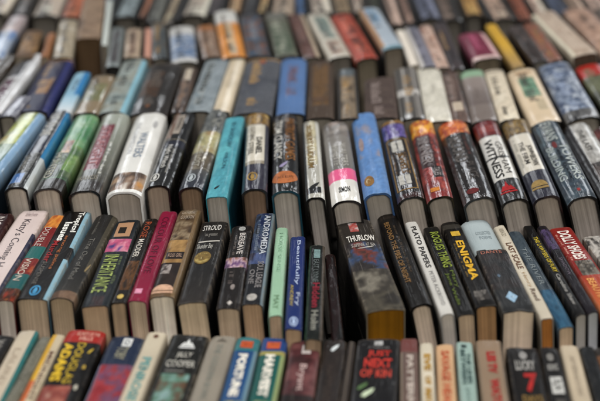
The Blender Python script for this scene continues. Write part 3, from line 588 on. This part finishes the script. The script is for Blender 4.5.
# ---------------------------------------------------------------- fourth row
B(4,'hc',(-66,-36,112,-12,17,54),(66,58,52),'dark grey brown hardcover at the left edge of the fourth row',('pic',0,1,.4,1,[(60,54,48),(90,80,70),(50,44,40)],1.2))
B(4,'hc',(-26,3,112,24.5,41,54),(150,146,144),'grey hardcover with black and plum lettering and a white right edge',
  ('rect',.76,1,0,1,(212,214,218)),('rect',.1,.7,.58,.94,(96,90,92)),('T','HARRIS',.22,.6,.6,.92,(40,36,38),'down',.04),('T','MORGAN',.2,.62,.12,.52,(110,50,84),'down',.05))
B(4,'hc',(-4,16,116,16,30,96),(92,92,108),'small indigo grey book lying low at the left edge',('pic',0,1,0,1,[(80,80,98),(120,120,134),(70,68,80)],1.4),dz=.002)
B(4,'hc',(14,47,111,45,73,58.5),(38,40,80),'navy blue hardcover with a gold emblem in the middle',
  ('pic',.34,.72,.3,.6,[(44,44,80),(150,110,70),(170,130,80),(60,54,84)],2),('pic',.3,.7,.8,.97,[(38,40,80),(110,90,80),(38,40,80)],2),('E','oval',.3,.42,.05,.1,(150,116,60),True),('rect',.86,1,0,1,(44,52,120)),mat='satin',sr=(26,28,60))
B(4,'pb',(54,70.5,112,75,90.5,72),(130,176,200),'slim light blue book fading to white at its foot',('grad',0,.5,(200,205,210),(120,175,205)),('rect',.66,1,.4,1,(36,130,190)),('T','SEA',.3,.6,.5,.8,(90,120,150),'down',0))
B(4,'hc',(72,97.5,112.5,92.5,114.5,75),(146,128,100),'sandy beige hardcover with a soft green patch',('pic',.1,.9,.3,.75,[(150,130,100),(110,116,70),(130,130,90),(150,130,104)],1.4))
B(4,'hc',(98,124,112,124,147.5,58),(128,146,146),'pale grey teal hardcover with a light blue right edge',('rect',.84,1,0,1,(128,178,196)),('pic',0,.84,0,1,[(120,136,136),(146,156,152),(136,132,116)],1.2),mat='satin',sr=(70,84,88))
B(4,'hc',(126,166.5,113,149,182,62.5),(46,38,32),'wide dark brown hardcover with a rusty mark',('pic',.1,.6,.3,.8,[(46,38,32),(100,66,36),(46,38,32)],1.3),('E','oval',.4,.52,.1,.16,(130,84,50)),sr=(26,22,20))
B(4,'hc',(170,184,112,185.5,196.5,67),(92,72,58),'narrow brown hardcover with a pale label near its top',('rect',.2,.7,.7,.95,(206,196,176)),('pic',0,1,0,.66,[(120,92,72),(60,46,40),(150,120,98)],1.5),sr=(30,26,24))
B(4,'hc',(184.5,210.5,111,207,229.5,56.5),(124,138,146),'blue grey cloth hardcover left of the cream one',('pic',0,1,0,1,[(112,126,134),(140,150,156),(120,132,140)],1),('pic',.2,.5,.1,.9,[(124,138,146),(150,156,156),(124,138,146)],3),mat='cloth')
B(4,'hc',(211.5,229.5,111,230.5,245.5,57),(214,198,170),'narrow cream hardcover between blue grey and slate ones',('rect',.5,.8,0,1,(226,214,192)),('T','ILIAD',.4,.6,.4,.7,(196,178,150),'down',0))
B(4,'hc',(231,272.5,113,247.5,280,58),(86,90,100),'wide slate grey hardcover with a small orange mark at its top',('E','oval',.4,.6,.88,.95,(170,92,56)),('pic',0,1,0,1,[(80,84,94),(94,98,106),(86,88,96)],1),mat='cloth')
B(4,'hc',(275.5,304.5,113,281.5,306.5,58),(88,122,172),'medium blue cloth hardcover with a faint rusty title',('pic',.3,.7,.3,.85,[(88,122,172),(100,114,150),(114,100,124),(88,122,172)],1.6),('T','ATLAS',.4,.62,.55,.8,(130,90,90),'down',.0),mat='cloth')
B(4,'hc',(306,334.5,117.5,309,332.5,60),(86,72,62),'brown cloth hardcover with gilt ghost lettering',('pic',.2,.8,.2,.9,[(86,72,62),(120,90,56),(86,72,62)],2),('T','HISTORY',.4,.62,.4,.8,(140,104,60),'down',.0),('E','box',.2,.8,.25,.33,(110,80,50)),mat='cloth')
B(4,'hc',(339,359.5,118,337.5,356,69),(128,112,92),'mottled tan and brown hardcover with a blue grey top',('pic',0,1,.0,.85,[(90,76,60),(150,132,108),(110,94,76)],2),('band',.85,1,(96,106,112)),('rect',0,.12,0,1,(50,44,40)),('rect',.86,1,0,1,(60,54,48)))
B(4,'hc',(365,398,117.5,364,394,77.5),(84,70,66),'short dark mauve brown hardcover',('pic',0,1,0,1,[(78,66,62),(94,80,74),(80,66,64)],1.1),mat='cloth')
B(4,'hc',(400,425,118,394.5,414.5,67.5),(120,116,112),'grey striped hardcover with a broken white line',('rect',.1,.22,0,1,(70,68,66)),('rect',.34,.42,0,1,(170,168,164)),('rect',.56,.64,0,1,(70,66,64)),('rect',.8,.88,0,1,(150,146,142)),('pic',0,1,.42,.54,[(110,106,104),(214,212,208),(120,116,112)],2.6))
B(4,'hc',(427,452,121,416.5,439.5,67),(216,212,198),'broad ivory white hardcover',('pic',0,1,0,1,[(218,214,200),(206,202,188),(220,216,204)],1),('T','TESS',.44,.6,.5,.66,(190,186,176),'down',0))
B(4,'hc',(454,470,121.5,440.5,456,70),(94,76,68),'narrow pinkish brown hardcover right of the ivory one',('pic',0,1,0,1,[(90,72,64),(124,100,90),(70,56,52)],1.6),('rect',.2,.8,.2,.35,(196,180,160)))
B(4,'hc',(471.5,497.5,119.5,459.5,482.5,70.5),(132,120,114),'grey brown hardcover with a mint green top',('band',.86,1,(150,186,154)),('grad',.3,.86,(116,104,100),(160,148,142)),('T','PLAYS',.4,.6,.35,.6,(150,138,132),'down',0))
B(4,'hc',(500,519.5,119,484,503,70),(208,198,178),'plain oatmeal cream hardcover in the fourth row',('pic',0,1,0,1,[(206,196,176),(196,184,164),(212,204,186)],1),mat='cloth')
B(4,'hc',(530.5,561,121.5,506.5,534,69.5),(220,198,166),'warm cream hardcover with a square green picture',('pic',.24,.8,.46,.82,[(120,160,130),(80,130,104),(150,176,150),(90,140,116)],2),('rect',.5,.8,.2,.4,(196,180,150)),('E','box',.2,.84,.91,.94,(190,150,110)))
B(4,'hc',(567,600,117.5,538,567.5,63),(96,112,140),'blue and white mottled hardcover at the right',('pic',0,1,.1,1,[(70,90,126),(150,164,184),(60,76,110),(190,198,206),(80,96,130)],1.7),('pic',0,1,0,.14,[(40,40,44),(120,120,120),(40,40,44)],2),side=(40,38,36))
B(4,'hc',(610,640,117,576.5,597.5,65),(62,66,40),'dark olive hardcover with a red top at the right edge',('band',.78,1,(190,44,34)),('pic',0,1,.5,.78,[(56,60,36),(120,124,90),(56,60,36)],2),side=(30,28,24))
B(4,'hc',(642,668,117,599,619,61),(150,168,184),'pale blue hardcover cut off by the right edge')
# ---------------------------------------------------------------- fifth row
B(5,'hc',(-18,3,57,12,25.5,15.5),(150,160,176),'pale blue and pink hardcover at the left of the fifth row',('pic',0,1,0,.6,[(90,130,190),(180,190,204),(120,150,196)],1.4),('pic',0,1,.6,1,[(200,176,170),(170,160,166)],1.4))
B(5,'pb',(14,33,56.5,27,42.5,30),(112,84,56),'small brown book with a dull gold patch',('pic',0,1,.2,.8,[(60,46,34),(170,130,80),(90,66,44)],1.3),side=(30,26,22))
B(5,'pb',(40,48.5,56,48,55,33),(170,110,60),'very narrow orange brown book',('pic',0,1,0,1,[(180,116,60),(130,84,50)],1.4))
B(5,'hc',(52,72,57,60,77,20),(186,174,150),'pale beige hardcover left of the brown block',('pic',0,1,0,1,[(190,178,154),(160,146,122),(200,190,170)],1.2))
B(5,'pb',(75.5,100.5,38,84,105,-3),(120,98,80),'tall brown book with thick tan page edges facing out',('pic',0,1,0,1,[(130,104,84),(160,136,112),(110,90,74)],1.5),page=(150,112,70),lean=0,edge=(120,86,56))
B(5,'pb',(101.5,107,45,107,112.5,0),(196,204,200),'very thin pale grey book beside the brown block',lean=0)
B(5,'hc',(106,118.5,66.5,111,125,27),(128,138,138),'grey teal hardcover with dark speckled lettering',('pic',.2,.8,.1,.9,[(120,134,136),(80,70,74),(150,160,160)],2.5),page=(90,90,90),dz=-.008)
B(5,'hc',(123,139.5,57,127,141.5,28),(186,164,140),'pale tan hardcover with brown lettering down the middle',('pic',.3,.7,.1,.9,[(190,168,146),(110,84,70),(200,180,160)],2.6))
B(5,'pb',(142,151,57,144,151.5,28),(196,144,124),'narrow salmon pink book',('rect',0,.25,0,1,(60,44,40)))
B(5,'hc',(152.5,167,58,150.5,166,23),(70,78,84),'dark slate hardcover left of the blue and white one',('pic',0,1,0,1,[(60,70,78),(90,98,100),(90,74,64)],1.3))
B(5,'hc',(171,197,61.5,169,193.5,26.5),(200,200,198),'white hardcover with deep blue patches',('pic',0,1,.1,.75,[(206,204,202),(60,104,160),(180,186,196),(40,88,150),(210,206,202)],1.4),dz=-.006)
B(5,'hc',(203,221.5,57,197,213.5,25),(150,120,96),'brown and white mottled hardcover left of the orange one',('pic',0,1,0,.6,[(196,176,156),(120,90,70),(180,150,124)],1.8),('band',.8,1,(170,110,56)))
B(5,'hc',(222,246.5,56.5,214,235,10.5),(226,146,48),'bright orange hardcover with a white top',('band',.72,1,(206,206,202)),('pic',.34,.68,.05,.7,[(220,160,90),(190,186,170),(226,150,60)],1.8))
B(5,'hc',(247,271,56,239.5,261,14),(74,76,84),'charcoal hardcover with blue and rust marks',('pic',.1,.9,.05,.9,[(70,72,82),(66,110,150),(76,76,82),(150,84,54),(72,74,82)],2.2))
B(5,'hc',(276,298,55.5,264.5,285.5,12.5),(110,112,96),'grey green hardcover with a mossy picture',('pic',.1,.9,.05,.7,[(84,104,76),(130,136,120),(70,90,70),(150,144,130)],1.6),('band',.85,1,(120,120,112)))
B(5,'hc',(304,321,57,289,303,14),(92,62,54),'dark reddish brown hardcover with a tan right edge',('rect',.74,1,0,1,(186,168,146)),('pic',0,.7,0,1,[(80,56,48),(120,72,58),(60,44,40)],1.5))
B(5,'hc',(329,352,56.5,306.5,327,13),(206,200,186),'off white hardcover with a grey green picture, page ends showing',('pic',.2,.8,.4,.9,[(150,166,156),(110,130,126),(200,196,184)],1.6),('pic',.2,.8,.05,.34,[(206,196,184),(150,120,104),(206,198,186)],1.8),dz=.004)
B(5,'hc',(355,379,58,331.5,350.5,14.5),(184,72,48),'brownish vermilion hardcover with dark markings',('pic',.25,.8,.1,.95,[(186,74,50),(80,40,34),(196,100,72),(180,66,44)],1.8),dz=.003,page=(186,170,140))
B(5,'hc',(382,405,47.5,359.5,377,8),(176,190,204),'light blue white hardcover with deep page block and tan left edge',('rect',0,.18,0,1,(190,150,112)),('pic',.2,.7,.6,.95,[(60,130,190),(190,200,210),(70,140,196)],1.6),('band',0,.06,(120,160,176)),dz=.012,page=(196,180,158))
B(5,'pb',(409.5,418.5,64,396,403.5,30),(220,212,200),'thin white book right of the light blue one')
B(5,'hc',(421.5,436,66,403.5,418,27),(136,136,152),'grey lavender hardcover with pale left edge',('rect',0,.25,0,1,(200,196,192)))
B(5,'hc',(437,449.5,67,419,430.5,25),(186,146,126),'narrow peach brown hardcover with white streaks',('pic',0,1,0,1,[(190,140,116),(214,190,176),(160,110,92)],1.7))
B(5,'hc',(451,463,68,432.5,446,22),(70,62,64),'dark plum grey hardcover left of the magenta one',('pic',0,1,0,1,[(64,58,62),(90,76,78),(56,50,54)],1.2))
B(5,'hc',(471,504,57.5,460,482,33),(136,40,74),'magenta hardcover with a glossy pale front edge',('rect',.82,1,0,1,(226,180,180)),('band',0,.1,(220,190,186)),dz=.006,page=(190,170,140))
B(5,'pb',(513,524.5,66,485,496,24),(204,160,44),'yellow book fading to tan at its foot',('grad',0,.5,(170,140,90),(208,164,44)))
B(5,'hc',(533,548,60.5,507,522,25.5),(58,46,44),'near black brown hardcover right of the yellow book',('pic',0,1,0,1,[(50,42,40),(74,56,50),(46,38,38)],1.3))
B(5,'hc',(549.5,562,60,523,537,23),(124,100,86),'mottled brown hardcover with rusty spots',('pic',0,1,0,1,[(90,76,68),(150,110,90),(170,90,64),(110,96,84)],2))
B(5,'pb',(572,598,54,531,553,12),(176,158,140),'large tan hardback with brown page ends at the right',('rect',0,.14,0,1,(206,200,180)),('pic',.2,1,0,1,[(170,150,134),(190,174,158),(160,140,122)],1.3),dz=.008,page=(150,116,92))
B(5,'hc',(602,630,50,563,588,8),(190,156,136),'pinkish tan hardcover at the upper right edge',('pic',0,1,0,1,[(196,160,138),(170,136,116),(214,180,160)],1.3))
B(5,'hc',(634,660,50,591,614,8),(96,86,80),'grey brown hardcover beyond the pinkish tan one')
# ---------------------------------------------------------------- farthest row, cut by the top edge
FAR = [(-14,4,13,(196,176,160),'beige pink book in the top left corner'),(12,28,14,(84,70,62),'dark brown blurred book near the top left corner'),
 (30,57,15.5,(206,190,174),'whitish book with a grey page block near the top left'),(59,78,17,(206,116,78),'orange red blurred book left of the tall brown block'),
 (113,136,17,(150,166,172),'grey blue book with pale edges above the grey teal one'),(138,145,18,(196,130,96),'thin copper brown blurred book'),(146,159,22,(120,122,116),'grey blurred book with smoky spine'),
 (161,172,24,(206,186,156),'narrow cream blurred book at the top'),(180,204,15,(196,184,170),'wide oatmeal blurred book above the blue and white one'),(206,225,13.5,(84,76,80),'dusky plum blurred book behind the orange hardcover'),
 (227,238,12,(196,160,120),'narrow tan blurred book behind the orange hardcover'),(240,256,14,(64,64,68),'near black blurred book left of a yellowish one'),(257,266,13,(216,176,120),'narrow yellowish cream blurred book'),
 (267,293,15,(190,170,150),'broad pale brown blurred book above the grey green one'),(295,308,14,(56,96,146),'strong blue blurred book at the top middle'),(310,332,12.5,(196,180,166),'off white blurred book right of the blue one'),
 (334,351,12.5,(130,110,84),'olive brown blurred book with white flecks'),(353,366,13,(200,180,164),'pale rosy blurred book behind the light blue hardcover'),(372,388,19,(60,62,50),'dark moss green blurred book'),
 (391,403,25,(176,150,136),'pale brown blurred book right of the moss green one'),(405,416,23,(150,120,106),'rosy brown blurred book with bright end'),(419,441,18.5,(110,116,140),'blue brown mottled blurred book'),
 (443,462,20,(140,120,108),'grey tan blurred book'),(465,482,15,(196,150,80),'ochre blurred book above the yellow one'),(492,518,19,(200,170,150),'pale pinkish book with brown page block'),
 (520,533,20,(176,100,70),'terracotta blurred book near the top right'),(536,550,16,(206,176,160),'rosy cream blurred book near the top right'),(554,572,16,(70,80,104),'dark blue blurred book near the top right'),
 (576,592,17,(176,150,130),'brown beige blurred book at the right top'),(596,616,17,(210,180,164),'pale salmon blurred book in the top right corner'),(620,640,17,(90,84,84),'grey book beyond the top right corner')]
FAR += [(79,90,14,(50,46,46),'thin black filler book added behind the tall brown block'),(92,111,15,(70,84,104),'navy grey blurred book behind the tall brown block'),  # dark books added to fill the shaded gaps between far books
 (-26,-15,12,(60,50,46),'dark filler sliver added at the very top left'),(173.5,179,20,(44,44,50),'black filler sliver for the shaded gap between cream and oatmeal books'),
 (367,371.5,18,(44,40,38),'black filler sliver for the shaded gap left of the moss green book'),(484,491,16,(40,36,38),'black filler sliver for the shaded gap right of the ochre book')]
for a, b, y, c, lab in FAR:
    m = (a+b)/2; k = .62 if m < 300 else .86
    s = (300-m)/300*k*22 + (6 if m < 300 else -4)
    sc = .84
    rj = random.Random(int(a)*7+3)
    dj = rj.uniform(-3.5, 3.5); sj = rj.uniform(-2.5, 2.5)
    lum = sum(c)/3
    dk = tuple(int(x*.36) for x in c); lt = tuple(min(240, int(x*1.15+26)) for x in c)
    p = rj.uniform(.18, .4); q = rj.uniform(.6, .85)
    B(6,'hc',(a,b,y,m+s+sj-(b-a)*sc/2,m+s+sj+(b-a)*sc/2,y-31+dj),c,lab,
      ('rect',0,p*.5,0,1,dk),('rect',q,1,0,1,rj.choice([lt, dk, c])),('txt',p,p+.34,.3,.92,dk if lum > 110 else lt,rj.randint(6,10)),  # lengthwise dark and pale strips; the pale ones paint glints into the colour
      ('pic',p,q,.02,.28,[c,dk,lt,c],1.5),('band',.0,.03,dk),dz=rj.uniform(-.006,.006))


# ------------------------------------------------------------------ table
def table_material():
    m = bpy.data.materials.new('dark_table_cloth'); m.use_nodes = True
    nt = m.node_tree; b = nt.nodes['Principled BSDF']; L = nt.links.new
    tc = N(nt, 'ShaderNodeTexCoord'); n = N(nt, 'ShaderNodeTexNoise'); n.inputs['Scale'].default_value = 60; n.inputs['Detail'].default_value = 6
    L(tc.outputs['Object'], n.inputs['Vector'])
    cr = N(nt, 'ShaderNodeValToRGB'); cr.color_ramp.elements[0].color = (.016, .014, .012, 1); cr.color_ramp.elements[1].color = (.04, .036, .032, 1)
    L(n.outputs['Fac'], cr.inputs[0]); L(cr.outputs[0], b.inputs['Base Color']); b.inputs['Roughness'].default_value = .9
    return m
bm = bmesh.new()
bmesh.ops.create_grid(bm, x_segments=40, y_segments=40, size=1)
for v in bm.verts: v.co = (v.co.x*1.6, 1.55 + v.co.y*.95, -.001)
bmesh.ops.solidify(bm, geom=bm.faces[:], thickness=.03)
top = max(v.co.z for v in bm.verts)
for v in bm.verts: v.co.z -= top + .0005
me = bpy.data.meshes.new('table_top'); bm.to_mesh(me); bm.free()
o = bpy.data.objects.new('table_top', me); col.objects.link(o); me.materials.append(table_material()); o['kind'] = 'structure'

# ------------------------------------------------------------------ light: a hall with lamps overhead, plus added fill and highlight lamps
wd = bpy.data.worlds.new('World'); scene.world = wd; wd.use_nodes = True
bg = wd.node_tree.nodes['Background']; bg.inputs[0].default_value = (.94, .97, 1, 1); bg.inputs[1].default_value = .06
def lamp(name, loc, tgt, sx, sy, power, colr):
    l = bpy.data.lights.new(name, 'AREA'); l.shape = 'RECTANGLE'; l.size = sx; l.size_y = sy; l.energy = power; l.color = colr
    o = bpy.data.objects.new(name, l); col.objects.link(o); o.location = loc
    d = Vector(tgt)-Vector(loc); o.rotation_euler = d.to_track_quat('-Z', 'Y').to_euler()
lamp('ceiling_and_fill_lamp', (0.1, 1.15, 2.5), (0.05, 1.25, 0), 1.5, .9, 49, (1, .985, .955))
lamp('ceiling_and_fill_lamp', (-1.7, 1.1, 2.1), (0, 1.3, 0), .25, 1.6, 15, (1, .97, .93))
lamp('ceiling_and_fill_lamp', (1.7, 1.6, 2.1), (0, 1.4, 0), .25, 1.6, 19, (1, .93, .84))
lamp('ceiling_and_fill_lamp', (0.2, -1.3, 1.9), (0, 1.2, .1), 1.8, .7, 49, (1, .965, .915))  # fill lamp added behind the camera to brighten the page ends
for lx, ly, lz in ((-3.2, 4.6, 1.5), (-2.3, 5, 2.3), (-1.5, 4.4, 1.75), (-.8, 5, 2.6), (-.2, 4.6, 1.6), (.5, 5, 2.2), (1.1, 4.4, 1.7), (1.9, 5, 2.5), (2.6, 4.6, 1.6), (3.4, 5, 2.2)):
    lamp('far_highlight_lamp', (lx, ly, lz), (lx*.25, 1.4, .1), .07, .45, 1.5, (.95, .97, 1))
for lx in (-2.6, -1.1, 1.3, 2.8): lamp('far_highlight_lamp', (lx, 4.2, 1.15), (lx*.2, 1.3, .1), .35, .7, 2.6, (.92, .96, 1))  # larger lamps added for long soft highlights on the spine shoulders
scene.view_settings.view_transform = 'Standard'; scene.view_settings.look = 'None'; scene.view_settings.exposure = 0
scene.render.engine = 'CYCLES'
scene.cycles.use_denoising = True
#DEBUG
